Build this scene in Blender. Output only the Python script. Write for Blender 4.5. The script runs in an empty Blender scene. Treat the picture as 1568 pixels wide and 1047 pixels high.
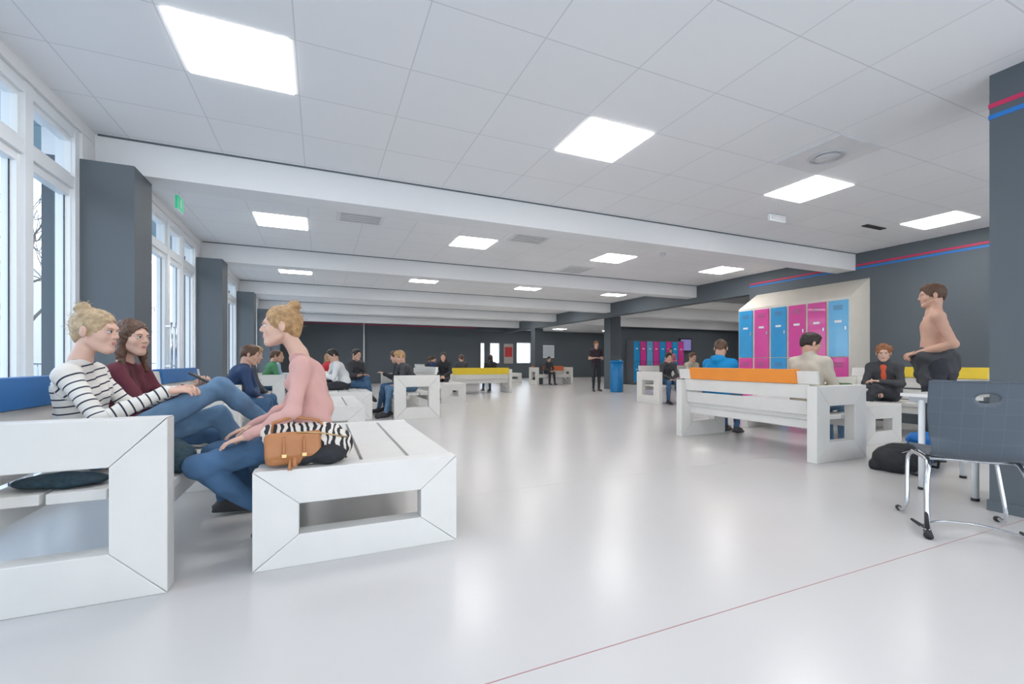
import bpy, math, random
import numpy as np
from mathutils import Vector, Matrix
random.seed(4); np.random.seed(4)
V=lambda *a: np.array(a,dtype=float)
def nz(v):
    v=np.array(v,dtype=float); return v/ (np.linalg.norm(v)+1e-9)

# ------------------------------------------------------------------ materials
MATS={}
def mat(name,col,rough=.5,metal=0,bump=0,bscale=40,var=.04,vscale=6,spec=.5,emit=None,estr=0,coat=0):
    if name in MATS: return MATS[name]
    m=bpy.data.materials.new(name); m.use_nodes=True
    nt=m.node_tree; N=nt.nodes; L=nt.links
    b=N['Principled BSDF']
    b.inputs['Roughness'].default_value=rough; b.inputs['Metallic'].default_value=metal
    b.inputs['Specular IOR Level'].default_value=spec
    b.inputs['Coat Weight'].default_value=coat
    tc=N.new('ShaderNodeTexCoord')
    n=N.new('ShaderNodeTexNoise'); n.inputs['Scale'].default_value=vscale; n.inputs['Detail'].default_value=3
    L.new(tc.outputs['Object'],n.inputs['Vector'])
    mx=N.new('ShaderNodeMix'); mx.data_type='RGBA'
    c=np.array(col[:3])
    mx.inputs[6].default_value=(*np.clip(c*(1-var*1.6),0,1),1); mx.inputs[7].default_value=(*np.clip(c*(1+var*1.6),0,1),1)
    L.new(n.outputs['Fac'],mx.inputs[0]); L.new(mx.outputs[2],b.inputs['Base Color'])
    if bump>0:
        n2=N.new('ShaderNodeTexNoise'); n2.inputs['Scale'].default_value=bscale; n2.inputs['Detail'].default_value=4
        L.new(tc.outputs['Object'],n2.inputs['Vector'])
        bp=N.new('ShaderNodeBump'); bp.inputs['Strength'].default_value=bump; bp.inputs['Distance'].default_value=.01
        L.new(n2.outputs['Fac'],bp.inputs['Height']); L.new(bp.outputs['Normal'],b.inputs['Normal'])
    if emit is not None:
        b.inputs['Emission Color'].default_value=(*emit,1); b.inputs['Emission Strength'].default_value=estr
    MATS[name]=m; return m

def mat_stripe(name,c1,c2,period,frac):
    m=mat(name,c1,.85,bump=.15,bscale=60)
    nt=m.node_tree; N=nt.nodes; L=nt.links; b=N['Principled BSDF']
    at=N.new('ShaderNodeAttribute'); at.attribute_name='sp'
    d=N.new('ShaderNodeMath'); d.operation='DIVIDE'; d.inputs[1].default_value=period
    f=N.new('ShaderNodeMath'); f.operation='FRACT'
    l=N.new('ShaderNodeMath'); l.operation='LESS_THAN'; l.inputs[1].default_value=frac
    L.new(at.outputs['Fac'],d.inputs[0]); L.new(d.outputs[0],f.inputs[0]); L.new(f.outputs[0],l.inputs[0])
    mx=N.new('ShaderNodeMix'); mx.data_type='RGBA'; mx.inputs[6].default_value=(*c1,1); mx.inputs[7].default_value=(*c2,1)
    L.new(l.outputs[0],mx.inputs[0]); L.new(mx.outputs[2],b.inputs['Base Color'])
    return m
def mat_zebra(name):
    m=mat(name,(.8,.75,.68),.7)
    nt=m.node_tree; N=nt.nodes; L=nt.links; b=N['Principled BSDF']
    tc=[x for x in N if x.type=='TEX_COORD'][0]
    w=N.new('ShaderNodeTexWave'); w.inputs['Scale'].default_value=10; w.inputs['Distortion'].default_value=7; w.inputs['Detail'].default_value=1.5; w.inputs['Detail Scale'].default_value=1.6
    L.new(tc.outputs['Object'],w.inputs['Vector'])
    r=N.new('ShaderNodeValToRGB'); r.color_ramp.interpolation='CONSTANT'
    r.color_ramp.elements[0].color=(.02,.02,.025,1); r.color_ramp.elements[1].position=.45; r.color_ramp.elements[1].color=(.8,.74,.66,1)
    L.new(w.outputs['Color'],r.inputs[0]); L.new(r.outputs[0],b.inputs['Base Color']); return m
def mat_jeans(name,col):
    m=mat(name,col,.85,bump=.3,bscale=22,var=.34,vscale=7); return m
def mat_ceiling():
    m=bpy.data.materials.new('ceiling_tiles'); m.use_nodes=True
    nt=m.node_tree; N=nt.nodes; L=nt.links; b=N['Principled BSDF']; b.inputs['Roughness'].default_value=.9
    b.inputs['Specular IOR Level'].default_value=.1
    g=N.new('ShaderNodeNewGeometry'); mp=N.new('ShaderNodeMapping'); mp.inputs['Location'].default_value=(.824,.085,0)
    L.new(g.outputs['Position'],mp.inputs['Vector'])
    br=N.new('ShaderNodeTexBrick'); br.offset=0; br.squash=1
    br.inputs['Scale'].default_value=1; br.inputs['Brick Width'].default_value=.6875; br.inputs['Row Height'].default_value=.61
    br.inputs['Mortar Size'].default_value=.004; br.inputs['Mortar Smooth'].default_value=.1
    br.inputs['Color1'].default_value=(.85,.855,.87,1); br.inputs['Color2'].default_value=(.83,.84,.855,1); br.inputs['Mortar'].default_value=(.66,.67,.69,1)
    L.new(mp.outputs[0],br.inputs['Vector']); L.new(br.outputs['Color'],b.inputs['Base Color'])
    return m
def mat_floor():
    m=mat('floor_linoleum',(.635,.615,.60),.25,var=.02,vscale=1.2,bump=.02,bscale=90,spec=.5)
    return m
def mat_glass(name='window_glass',tint=(.95,.98,1)):
    m=bpy.data.materials.new(name); m.use_nodes=True
    nt=m.node_tree; N=nt.nodes; L=nt.links; N.remove(N['Principled BSDF'])
    o=N['Material Output']; t=N.new('ShaderNodeBsdfTransparent'); t.inputs[0].default_value=(*tint,1)
    g=N.new('ShaderNodeBsdfGlossy'); g.inputs['Roughness'].default_value=.02
    lw=N.new('ShaderNodeLayerWeight'); lw.inputs[0].default_value=.5
    p=N.new('ShaderNodeMath'); p.operation='POWER'; p.inputs[1].default_value=4.5
    a=N.new('ShaderNodeMath'); a.operation='MULTIPLY_ADD'; a.inputs[1].default_value=.8; a.inputs[2].default_value=.05
    L.new(lw.outputs['Facing'],p.inputs[0]); L.new(p.outputs[0],a.inputs[0])
    x=N.new('ShaderNodeMixShader'); L.new(a.outputs[0],x.inputs[0]); L.new(t.outputs[0],x.inputs[1]); L.new(g.outputs[0],x.inputs[2])
    L.new(x.outputs[0],o.inputs[0]); return m
def mat_shell():
    m=mat('chair_shell_plastic',(.08,.10,.125),.42)
    nt=m.node_tree; N=nt.nodes; L=nt.links; b=N['Principled BSDF']
    uv=N.new('ShaderNodeUVMap'); uv.uv_map='UVMap'
    br=N.new('ShaderNodeTexBrick'); br.offset=0; br.inputs['Scale'].default_value=1; br.inputs['Brick Width'].default_value=.085; br.inputs['Row Height'].default_value=.085
    br.inputs['Mortar Size'].default_value=.0007
    br.inputs['Color1'].default_value=(.08,.10,.125,1); br.inputs['Color2'].default_value=(.076,.095,.12,1); br.inputs['Mortar'].default_value=(.12,.145,.18,1)
    L.new(uv.outputs[0],br.inputs['Vector']); L.new(br.outputs['Color'],b.inputs['Base Color']); return m

M_white=mat('white_painted_wood',(.77,.755,.72),.42,bump=.08,bscale=30,var=.03)
M_slat=mat('white_painted_slat',(.73,.72,.69),.45,bump=.08,bscale=30,var=.03)
M_dark=mat('slate_paint',(.108,.130,.148),.65,bump=.05,bscale=120,var=.03,vscale=1)
M_beam=mat('white_plaster',(.80,.81,.82),.8,var=.01)
M_frame=mat('white_window_frame',(.80,.83,.85),.35,var=.01)
M_red=mat('red_stripe_paint',(.62,.03,.12),.5); M_blue=mat('blue_stripe_paint',(.02,.20,.62),.5)
M_steel=mat('chrome_steel',(.62,.64,.67),.22,metal=1)
M_blk=mat('black_rubber',(.02,.02,.022),.6)
M_skin=mat('skin',(.62,.37,.27),.5,var=.05,vscale=9)
M_lip=mat('lips',(.50,.20,.18),.45); M_eye=mat('eye_white',(.7,.67,.65),.2); M_iris=mat('iris',(.04,.045,.05),.15)
M_ceil=mat_ceiling(); M_floor=mat_floor(); M_glass=mat_glass()
M_lamp=mat('lamp_diffuser',(.9,.9,.9),.5,emit=(1,.975,.95),estr=14)
M_cream=mat('cream_metal',(.72,.68,.60),.4)
M_lb=mat('locker_blue',(.02,.32,.68),.22,coat=.6); M_lp=mat('locker_magenta',(.70,.06,.34),.22,coat=.6)
M_lb2=mat('locker_light_blue',(.14,.48,.80),.22,coat=.6)

# ------------------------------------------------------------------ mesh builder
class MB:
    def __init__(s): s.v=[];s.f=[];s.m=[];s.sm=[];s.mats=[];s.n=0;s.sp=[]
    def mi(s,m):
        if m not in s.mats: s.mats.append(m)
        return s.mats.index(m)
    def add(s,v,f,m,smooth=False,sp=None):
        v=np.asarray(v,dtype=float); s.v.append(v)
        s.sp.append(np.zeros(len(v)) if sp is None else sp)
        k=s.mi(m); n=s.n
        for q in f: s.f.append([int(i)+n for i in q]); s.m.append(k); s.sm.append(smooth)
        s.n+=len(v)
    def box(s,c,size,m,R=None):
        c=V(*c); h=V(*size)/2
        p=np.array([[x,y,z] for x in(-1,1) for y in(-1,1) for z in(-1,1)])*h
        if R is not None: p=p@np.array(R).T
        s.add(p+c,[(0,1,3,2),(4,6,7,5),(0,4,5,1),(2,3,7,6),(0,2,6,4),(1,5,7,3)],m)
    def b2(s,a,b,m):
        a=V(*a);b=V(*b); s.box((a+b)/2,np.abs(b-a),m)
    def quadx(s,x,y0,y1,z0,z1,m): s.add([(x,y0,z0),(x,y1,z0),(x,y1,z1),(x,y0,z1)],[(0,1,2,3)],m)
    def prism(s,pts,n,t,m):
        p=np.array(pts,dtype=float); n=nz(n)*t; k=len(p)
        v=np.vstack([p,p+n]); f=[list(range(k))[::-1],[k+i for i in range(k)]]
        for i in range(k):
            j=(i+1)%k; f.append([i,j,k+j,k+i])
        nn=np.cross(p[1]-p[0],p[2]-p[1])
        if np.dot(nn,n)<0: f=[q[::-1] for q in f]
        s.add(v,f,m)
    def tube(s,path,r,m,seg=12,caps=True):
        P=[V(*p) for p in path]; n=len(P); rs=r if hasattr(r,'__len__') else [r]*n
        up=None; rings=[]
        for i,p in enumerate(P):
            t=nz(P[min(i+1,n-1)]-P[max(i-1,0)])
            if up is None:
                up=nz(np.cross(t,V(0,0,1) if abs(t[2])<.9 else V(1,0,0)))
            up=nz(up-np.dot(up,t)*t); w=np.cross(t,up)
            a=np.linspace(0,2*math.pi,seg,endpoint=False)
            rings.append(p+rs[i]*(np.outer(np.cos(a),up)+np.outer(np.sin(a),w)))
        v=np.vstack(rings); f=[]
        for i in range(n-1):
            for j in range(seg):
                k=(j+1)%seg; f.append((i*seg+j,i*seg+k,(i+1)*seg+k,(i+1)*seg+j))
        if caps:
            f.append(list(range(seg))[::-1]); f.append([(n-1)*seg+j for j in range(seg)])
        s.add(v,f,m,True)
    def ell(s,c,r,m,R=None,seg=16,rg=10):
        c=V(*c); r=V(*r) if hasattr(r,'__len__') else V(r,r,r)
        v=[(0,0,1)]
        for i in range(1,rg):
            th=math.pi*i/rg
            for j in range(seg):
                a=2*math.pi*j/seg; v.append((math.sin(th)*math.cos(a),math.sin(th)*math.sin(a),math.cos(th)))
        v.append((0,0,-1)); v=np.array(v)*r
        if R is not None: v=v@np.array(R).T
        f=[]
        for j in range(seg): f.append((0,1+j,1+(j+1)%seg))
        for i in range(rg-2):
            for j in range(seg):
                a=1+i*seg+j;b=1+i*seg+(j+1)%seg; f.append((a,a+seg,b+seg,b))
        l=len(v)-1
        for j in range(seg): f.append((l,1+(rg-2)*seg+(j+1)%seg,1+(rg-2)*seg+j))
        s.add(v+c,f,m,True)
    def make(s,name,bevel=0,xf=None,origin=None):
        v=np.vstack(s.v)
        if xf is not None: v=xf(v)
        o=V(*origin) if origin is not None else V((v[:,0].min()+v[:,0].max())/2,(v[:,1].min()+v[:,1].max())/2,v[:,2].min())
        me=bpy.data.meshes.new(name); me.from_pydata([tuple(q) for q in v-o],[],s.f)
        for m in s.mats: me.materials.append(m)
        me.polygons.foreach_set('material_index',s.m); me.polygons.foreach_set('use_smooth',s.sm)
        sp=np.concatenate(s.sp)
        if np.any(sp):
            a=me.attributes.new('sp','FLOAT','POINT'); a.data.foreach_set('value',sp)
        me.update(); ob=bpy.data.objects.new(name,me); ob.location=o
        bpy.context.scene.collection.objects.link(ob)
        if bevel:
            b=ob.modifiers.new('bevel','BEVEL'); b.width=bevel; b.segments=2; b.limit_method='ANGLE'; b.angle_limit=math.radians(40)
        return ob

# ------------------------------------------------------------------ SDF modelling
def cap(a,b,ra,rb,k=None,neg=False): return ('c',V(*a),V(*b),ra,rb,k,neg)
def elp(c,r,R=None,k=None,neg=False): return ('e',V(*c),V(*r) if hasattr(r,'__len__') else V(r,r,r),np.eye(3) if R is None else np.array(R),k,neg)
def rbx(c,h,rr,R=None,k=None,neg=False): return ('b',V(*c),V(*h),rr,np.eye(3) if R is None else np.array(R),k,neg)
def pbb(p):
    if p[0]=='c':
        r=max(p[3],p[4]); return np.minimum(p[1],p[2])-r,np.maximum(p[1],p[2])+r
    if p[0]=='e': r=max(p[2]); return p[1]-r,p[1]+r
    r=np.linalg.norm(p[2]); return p[1]-r,p[1]+r
def pd(p,X,Y,Z):
    if p[0]=='c':
        a,b,ra,rb=p[1:5]; ab=b-a; L=ab@ab+1e-12
        x,y,z=X-a[0],Y-a[1],Z-a[2]
        t=np.clip((x*ab[0]+y*ab[1]+z*ab[2])/L,0,1)
        return np.sqrt((x-t*ab[0])**2+(y-t*ab[1])**2+(z-t*ab[2])**2)-(ra+(rb-ra)*t)
    c=p[1]; R=p[3] if p[0]=='e' else p[4]
    x,y,z=X-c[0],Y-c[1],Z-c[2]
    q=[x*R[0,i]+y*R[1,i]+z*R[2,i] for i in range(3)]
    if p[0]=='e':
        r=p[2]
        k0=np.sqrt((q[0]/r[0])**2+(q[1]/r[1])**2+(q[2]/r[2])**2)+1e-9
        k1=np.sqrt((q[0]/r[0]**2)**2+(q[1]/r[1]**2)**2+(q[2]/r[2]**2)**2)+1e-9
        return k0*(k0-1)/k1
    h=p[2]; rr=p[3]
    d=[np.abs(q[i])-(h[i]-rr) for i in range(3)]
    out=np.sqrt(sum(np.maximum(e,0)**2 for e in d)); ins=np.minimum(np.maximum(np.maximum(d[0],d[1]),d[2]),0)
    return out+ins-rr
def sdf_mesh(prims,h,k=.03,noise=None,mod=None):
    lo=np.min([pbb(p)[0] for p in prims if not p[-1]],axis=0)-3*h-.006; hi=np.max([pbb(p)[1] for p in prims if not p[-1]],axis=0)+3*h+.006
    n=np.ceil((hi-lo)/h).astype(int)+1
    F=np.full(n,1.0,dtype=np.float32)
    ax=[lo[i]+h*np.arange(n[i]) for i in range(3)]
    for p in prims:
        kk=p[-2] if p[-2] is not None else k
        a,b=pbb(p); mg=kk+3*h
        i0=np.clip(np.floor((a-mg-lo)/h).astype(int),0,n); i1=np.clip(np.ceil((b+mg-lo)/h).astype(int)+1,0,n)
        if np.any(i1<=i0): continue
        X,Y,Z=np.meshgrid(ax[0][i0[0]:i1[0]],ax[1][i0[1]:i1[1]],ax[2][i0[2]:i1[2]],indexing='ij',sparse=True)
        d=pd(p,X,Y,Z); sl=(slice(i0[0],i1[0]),slice(i0[1],i1[1]),slice(i0[2],i1[2])); f=F[sl]
        if p[-1]:
            d=-d; hh=np.maximum(kk-np.abs(f-d),0)/kk; F[sl]=np.maximum(f,d)+hh*hh*kk/4
        else:
            hh=np.maximum(kk-np.abs(f-d),0)/kk; F[sl]=np.minimum(f,d)-hh*hh*kk/4
    if noise:
        amp,fr=noise; X,Y,Z=np.meshgrid(*ax,indexing='ij',sparse=True)
        F=F+amp*(np.sin(fr*X+2.5*np.sin(fr*.6*Z)+1)*np.sin(fr*.9*Z+2*np.sin(fr*.7*Y))+.6*np.sin(fr*1.7*Y+2*np.sin(fr*X))*np.sin(fr*1.5*Z+X*fr))
    s=F<0
    c=sum(s[i:n[0]-1+i,j:n[1]-1+j,l:n[2]-1+l].astype(np.int8) for i in(0,1) for j in(0,1) for l in(0,1))
    mask=(c>0)&(c<8); cells=np.argwhere(mask)
    idx=-np.ones(mask.shape,dtype=np.int64); idx[mask]=np.arange(len(cells))
    acc=np.zeros((len(cells),3)); cnt=np.zeros(len(cells))
    co=[(i,j,l) for i in(0,1) for j in(0,1) for l in(0,1)]
    for a in co:
        for ax_ in range(3):
            if a[ax_]==0:
                b=list(a); b[ax_]=1
                f1=F[cells[:,0]+a[0],cells[:,1]+a[1],cells[:,2]+a[2]]; f2=F[cells[:,0]+b[0],cells[:,1]+b[1],cells[:,2]+b[2]]
                m=(f1<0)!=(f2<0); t=np.where(m,f1/np.where(m,f1-f2,1),0)
                P=np.tile(np.array(a,float),(len(cells),1)); P[:,ax_]+=t
                acc[m]+=P[m]; cnt[m]+=1
    verts=lo+h*(cells+acc/np.maximum(cnt,1)[:,None])
    faces=[]
    for a in range(3):
        b_,c_=(a+1)%3,(a+2)%3
        s0=np.take(s,range(0,n[a]-1),axis=a); s1=np.take(s,range(1,n[a]),axis=a)
        E=np.argwhere(s0!=s1)
        E=E[(E[:,b_]>0)&(E[:,c_]>0)&(E[:,b_]<n[b_]-1)&(E[:,c_]<n[c_]-1)]
        if not len(E): continue
        ins=s[E[:,0],E[:,1],E[:,2]]
        def cell(db,dc):
            q=E.copy(); q[:,b_]+=db; q[:,c_]+=dc; return idx[q[:,0],q[:,1],q[:,2]]
        Q=np.stack([cell(-1,-1),cell(0,-1),cell(0,0),cell(-1,0)],1)
        Q[~ins]=Q[~ins][:,::-1]; faces.append(Q)
    faces=np.vstack(faces); faces=faces[(faces>=0).all(1)]
    return verts,faces.tolist()

def hand_prims(w,d,n,t,curl=.5,S=1.,spread=.12):
    w=V(*w); d=nz(d); n=nz(np.array(n)-np.dot(n,d)*d); s=np.cross(d,n); t=s if np.dot(s,t)>0 else -s
    P=[]; q=lambda a,b,c: w+S*(a*d+b*t+c*n)
    for b in (.026,.009,-.009,-.025): P.append(cap(q(-.01,b*.5,0),q(.085,b,0),.014*S,.011*S,.012))
    for b,L,o in ((.029,.068,.088),(.0095,.076,.092),(-.0105,.070,.088),(-.029,.054,.080)):
        p=q(o,b,0); dirb=nz(d+t*(b*spread/.03)); a=0
        for i,(l,r0,r1) in enumerate(((.45,.0092,.0084),(.3,.0084,.0078),(.25,.0078,.007))):
            a+=curl*(.5,1,.8)[i]; e=p+S*L*l*(math.cos(a)*dirb+math.sin(a)*n)
            P.append(cap(p,e,r0*S,r1*S,.003)); p=e
    P.append(cap(q(.015,.02,.002),q(.05,.048,.008),.014*S,.011*S,.01))
    P.append(cap(q(.05,.048,.008),q(.088,.05+.004,.02+.01*curl),.0105*S,.0085*S,.004))
    return P

def head_frame(f,u=(0,0,1)):
    f=nz(f); x=nz(np.cross(f,u)); z=np.cross(x,f); return np.stack([x,f,z],1)

def head_build(mb,c,f,u,neck,hair,haircol,skin,S=1.,vox=.0035,chest=None,female=False,lod=0):
    R=head_frame(f,u); c=V(*c); q=lambda x,y,z: c+S*(R@V(x,y,z))
    nr=.042 if female else .052; jw=0 if female else .004
    P=[elp(q(0,-.015,.030),V(.072,.090,.080)*S,R),elp(q(0,.028,-.028),V(.054+jw,.056,.078)*S,R,.025),
       elp(q(0,.064,-.092),V(.019+jw,.018,.017)*S,R,.025)]
    for sg in(-1,1):
        P+= [cap(q(sg*(.045+jw),-.002,-.052),q(sg*.014,.058,-.090),.017*S,.016*S,.022),
             elp(q(sg*.036,.052,-.024),V(.018,.022,.018)*S,R,.02),
             elp(q(sg*.077,-.010,-.004),V(.009,.017,.030)*S,R,.006)]
    P+=[cap(q(-.028,.072,.024),q(.028,.072,.024),.011*S,.011*S,.015)]
    if lod==0:
        for sg in(-1,1): P.append(elp(q(sg*.03,.092,.004),V(.015,.012,.009)*S,R,.008,True))
    P+=[cap(q(0,.080,.014),q(0,.097,-.020),.0055*S,.0088*S,.010),elp(q(.008,.089,-.025),.0072*S,None,.006),elp(q(-.008,.089,-.025),.0072*S,None,.006),
        elp(q(0,.073,-.055),V(.023,.014,.018)*S,R,.012)]
    P+=[cap(q(0,-.030,-.045),V(*neck)+V(0,0,.005),nr*S,(nr+.003)*S,.018)]
    if chest is not None: P+=[cap(V(*neck),V(*chest),(nr+.002)*S,.05*S,.02)]
    v,fc=sdf_mesh(P,vox,.02); mb.add(v,fc,skin,True)
    v,fc=sdf_mesh([elp(q(0,.0865,-.0515),V(.018,.0045,.0040)*S,R),elp(q(0,.0855,-.0590),V(.0155,.005,.0048)*S,R)],max(.0018,vox*.5),.002); mb.add(v,fc,M_lip,True)
    for sg in(-1,1):
        mb.ell(q(sg*.03,.0765,.004),V(.012,.0108,.0068)*S,M_eye,R,12,8)
        mb.ell(q(sg*.03,.0855,.004),V(.0052,.0028,.0052)*S,M_iris,R,10,6)
        mb.tube([q(sg*.016,.086,.019),q(sg*.03,.0865,.023),q(sg*.045,.077,.019)],[.0018*S,.0024*S,.0014*S],haircol,6)
        mb.tube([q(sg*.018,.083,.0085),q(sg*.03,.0878,.0115),q(sg*.043,.078,.0085)],.0016*S,M_iris,5)
        mb.tube([q(sg*.018,.084,.0115),q(sg*.03,.0885,.0145),q(sg*.043,.079,.0115)],.0024*S,skin,5)
    H=[elp(q(0,-.018,.034),V(.081,.099,.088)*S,R)]
    cut=elp(q(0,.105,-.035),V(.072,.088,.103)*S,R,.012,True)
    low=elp(q(0,.02,-.12),V(.12,.09,.075)*S,R,.012,True)
    nzv=(.0022,110)
    if hair=='bun':
        H+=[elp(q(0,-.07,-.02),V(.05,.035,.05)*S,R,.02),cut,low]
        for a in range(9):
            an=a*2*math.pi/9; H.append(elp(q(.024*math.cos(an),-.070+.020*math.sin(an),.116+.010*math.sin(an*2)),.017*S,None,.006))
        H+=[elp(q(0,-.070,.122),.026*S,None,.01)]
        H+=[cap(q(0,-.055,.09),q(0,-.070,.12),.026*S,.02*S,.015)]
    elif hair=='short': H+=[elp(q(0,.025,.088),V(.055,.05,.03)*S,R,.03),elp(q(0,-.085,-.01),V(.045,.02,.05)*S,R,.02),cut,low]
    elif hair=='curly':
        H+=[cut,low]
        for i in range(34):
            a=random.uniform(0,6.28);z=random.uniform(-.25,1); r=math.sqrt(max(0,1-z*z))
            yy=-.02+.088*r*math.sin(a)
            if yy>.045 and z<.5: continue
            H.append(elp(q(.083*r*math.cos(a),yy,.04+.088*z),random.uniform(.016,.025)*S,None,.008))
        nzv=(.004,90)
    elif hair=='long':
        H+=[cut]
        for sg in(-1,1):
            H+=[cap(q(sg*.062,-.01,.01),q(sg*.072,.0,-.10),.026*S,.022*S,.03),cap(q(sg*.072,.0,-.10),q(sg*.078,.03,-.21),.024*S,.012*S,.03)]
        H+=[cap(q(0,-.07,.0),q(0,-.075,-.17),.05*S,.03*S,.05)]
    v,fc=sdf_mesh(H,max(vox,.004),.02,nzv); mb.add(v,fc,haircol,True)
    if hair=='bun' and lod==0:
        for i in range(60):
            a=random.uniform(0,2*math.pi); z=random.uniform(-.03,.1)
            rr=math.sqrt(max(.05,1-((z-.034)/.092)**2))
            p0=V(.082*rr*math.cos(a),-.018+.100*rr*math.sin(a),z)
            if p0[1]>.045 and z<.08: continue
            p1=p0*1.04+V(random.uniform(-.012,.012),random.uniform(-.02,.005),random.uniform(-.01,.016)); p2=p1+V(random.uniform(-.015,.015),random.uniform(-.02,.005),random.uniform(-.02,.010))
            mb.tube([q(*p0*.97),q(*p1),q(*p2)],[.0008,.0007,.0004],haircol,4)
        for i in range(22):
            a=random.uniform(0,6.28); b=random.uniform(-.6,1.4); r=.040
            p0=V(0,-.070,.120); dd=V(math.cos(a)*math.cos(b),math.sin(a)*math.cos(b),math.sin(b))
            mb.tube([q(*(p0+dd*.02)),q(*(p0+dd*r)),q(*(p0+dd*(r+.01)+V(.008*random.uniform(-1,1),0,-.006)))],[.001,.0008,.0004],haircol,4)

def figure(name,J,top,bottom,shoe,hair,haircol,skin=None,S=1.,vox=.008,female=False,sleeve='long',lod=0,shirtless=False,curl=(.5,.5),hn=None,collar=None,torso_r=1.,phone=None,leg_r=1.,inner=None,fold=.0026,hood=False):
    skin=skin or M_skin
    mb=MB(); g={k:(V(*v) if not isinstance(v,(list,)) else [V(*x) for x in v]) for k,v in J.items()}
    side=nz(g['sh'][0]-g['sh'][1]); pel,mid,che,nk=g['pelvis'],g['mid'],g['chest'],g['neck']
    fwd=nz(np.cross(side,V(0,0,1))); 
    if np.dot(fwd,g['face'])<0: fwd=-fwd
    T=[];tr=torso_r*S; fa=.84 if female else 1.
    ww=.055 if female else .072
    for sg in (1,-1):
        T+=[cap(pel+sg*.07*S*side,mid+sg*.045*S*side,.098*tr,.078*tr,.05),
            cap(mid+sg*.045*S*side,che+sg*ww*S*side,.078*tr,.090*tr*(.95 if female else 1),.05)]
        shd=g['sh'][0] if sg>0 else g['sh'][1]
        T+=[cap(che+sg*.05*S*side+V(0,0,.05),shd-V(0,0,.005),.075*S*fa,.048*S*fa,.05)]
        T+=[cap(nk-V(0,0,.02 if female else .004),shd,(.042*fa if female else .046)*S,.046*S*fa,.045)]
        if female: T.append(elp(che+sg*.062*S*side+fwd*.062*S-V(0,0,.03),.050*S,None,.04))
    A=[]
    for i in(0,1):
        a,b,c=g['sh'][i],g['el'][i],g['wr'][i]; o=.006 if not shirtless else 0
        up=[cap(a,b,(.047*fa+o)*S,(.038*fa+o)*S,.04)]
        fo=[cap(b,b+(c-b)*.35,(.038*fa+o)*S,(.036*fa+o)*S,.02),cap(b+(c-b)*.35,c,(.036*fa+o)*S,(.026*fa+o)*S,.02)]
        if sleeve=='long' :
            A+=up+fo
            dd=nz(c-b); A.append(cap(c-dd*.035,c-dd*.012,(.027+o)*S*fa,(.028+o)*S*fa,.008))
        elif sleeve=='short': A+=[cap(a,a+(b-a)*.6,.053*S,.05*S,.03)]
    skinP=[]
    for i in(0,1):
        a,b,c=g['sh'][i],g['el'][i],g['wr'][i]
        if shirtless or sleeve!='long':
            skinP.append([cap(a,b,.047*S,.037*S,.03),cap(b,b+(c-b)*.35,.037*S,.036*S,.02),cap(b+(c-b)*.35,c,.036*S,.025*S,.02)])
    if shirtless:
        P=T+[x for l in skinP for x in l]
        P+=[cap(nk-V(0,0,.06),g['head']-nz(g['face'])*.02*S-V(0,0,.03),.060*S,.05*S,.04)]
        v,f=sdf_mesh(P,vox,.04); mb.add(v,f,skin,True)
    else:
        P=T+A
        P+=[cap(pel+side*.07*S+V(0,0,.06),pel-side*.07*S+V(0,0,.06),.104*tr,.104*tr,.03)]
        if collar: P+=[cap(nk-V(0,0,.02)+fwd*.008,nk+V(0,0,.022),.066*S,.061*S,.02)]
        if hood: P+=[elp(nk-fwd*.075-V(0,0,.02),V(.07,.07,.05)*S,None,.03),cap(nk-fwd*.06+side*.06+V(0,0,.01),nk-fwd*.06-side*.06+V(0,0,.01),.04,.04,.03)]
        v,f=sdf_mesh(P,vox,.04,(fold,30))
        bones=[(pel,nk+V(0,0,.1),.12*S,0.)]
        for i in(0,1): bones+=[(g['sh'][i],g['el'][i],.05*S,.013),(g['el'][i],g['wr'][i],.035*S,.31)]
        best=np.full(len(v),9.);sp=np.zeros(len(v))
        for a,b,r,o in bones:
            ab=b-a; t=np.clip(((v-a)@ab)/(ab@ab),0,1); d=np.linalg.norm(v-a-t[:,None]*ab,axis=1)-r
            w=d<best; best[w]=d[w]; sp[w]=(t*np.linalg.norm(ab)+o+.5)[w]
        mb.add(v,f,top,True,sp)
        if inner is not None:
            v,f=sdf_mesh([cap(che+fwd*.065*S+V(0,0,.07),mid+fwd*.055*S,.045*S,.05*S)],vox,.02,(.002,40)); mb.add(v,f,inner,True)
        for l in skinP:
            v,f=sdf_mesh(l,vox,.02); mb.add(v,f,skin,True)
    P=[cap(pel+.07*S*side+V(0,0,.02),pel-.07*S*side+V(0,0,.02),.101*tr,.101*tr)]
    for i in(0,1):
        a,b,c=g['hip'][i],g['kn'][i],g['an'][i]; m=b+(c-b)*.3
        P+=[cap(a,b,.086*S*leg_r,.057*S*leg_r,.04),cap(b,m,.055*S*leg_r,.054*S*leg_r,.03),cap(m,c,.054*S*leg_r,.038*S*leg_r,.03)]
    v,f=sdf_mesh(P,vox,.04,(.003,36)); mb.add(v,f,bottom,True)
    for i in(0,1):
        a,t=g['an'][i],g['toe'][i]; d=nz(t-a)
        R=head_frame(d,nz(V(0,0,1)) if abs(d[2])<.9 else V(1,0,0))
        up=R[:,2]; L=np.linalg.norm(t-a); ctr=a+d*(L*.42)-up*.035*S
        P=[cap(a,a-up*.02*S+d*.01,.038*S,.040*S,.02),elp(ctr,(.043*S,.130*S,.037*S),R,.03),rbx(ctr-up*.022*S,(.042*S,.125*S,.012*S),.01,R,.01)]
        v,f=sdf_mesh(P,max(vox*.75,.006),.02); mb.add(v,f,shoe,True)
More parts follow.
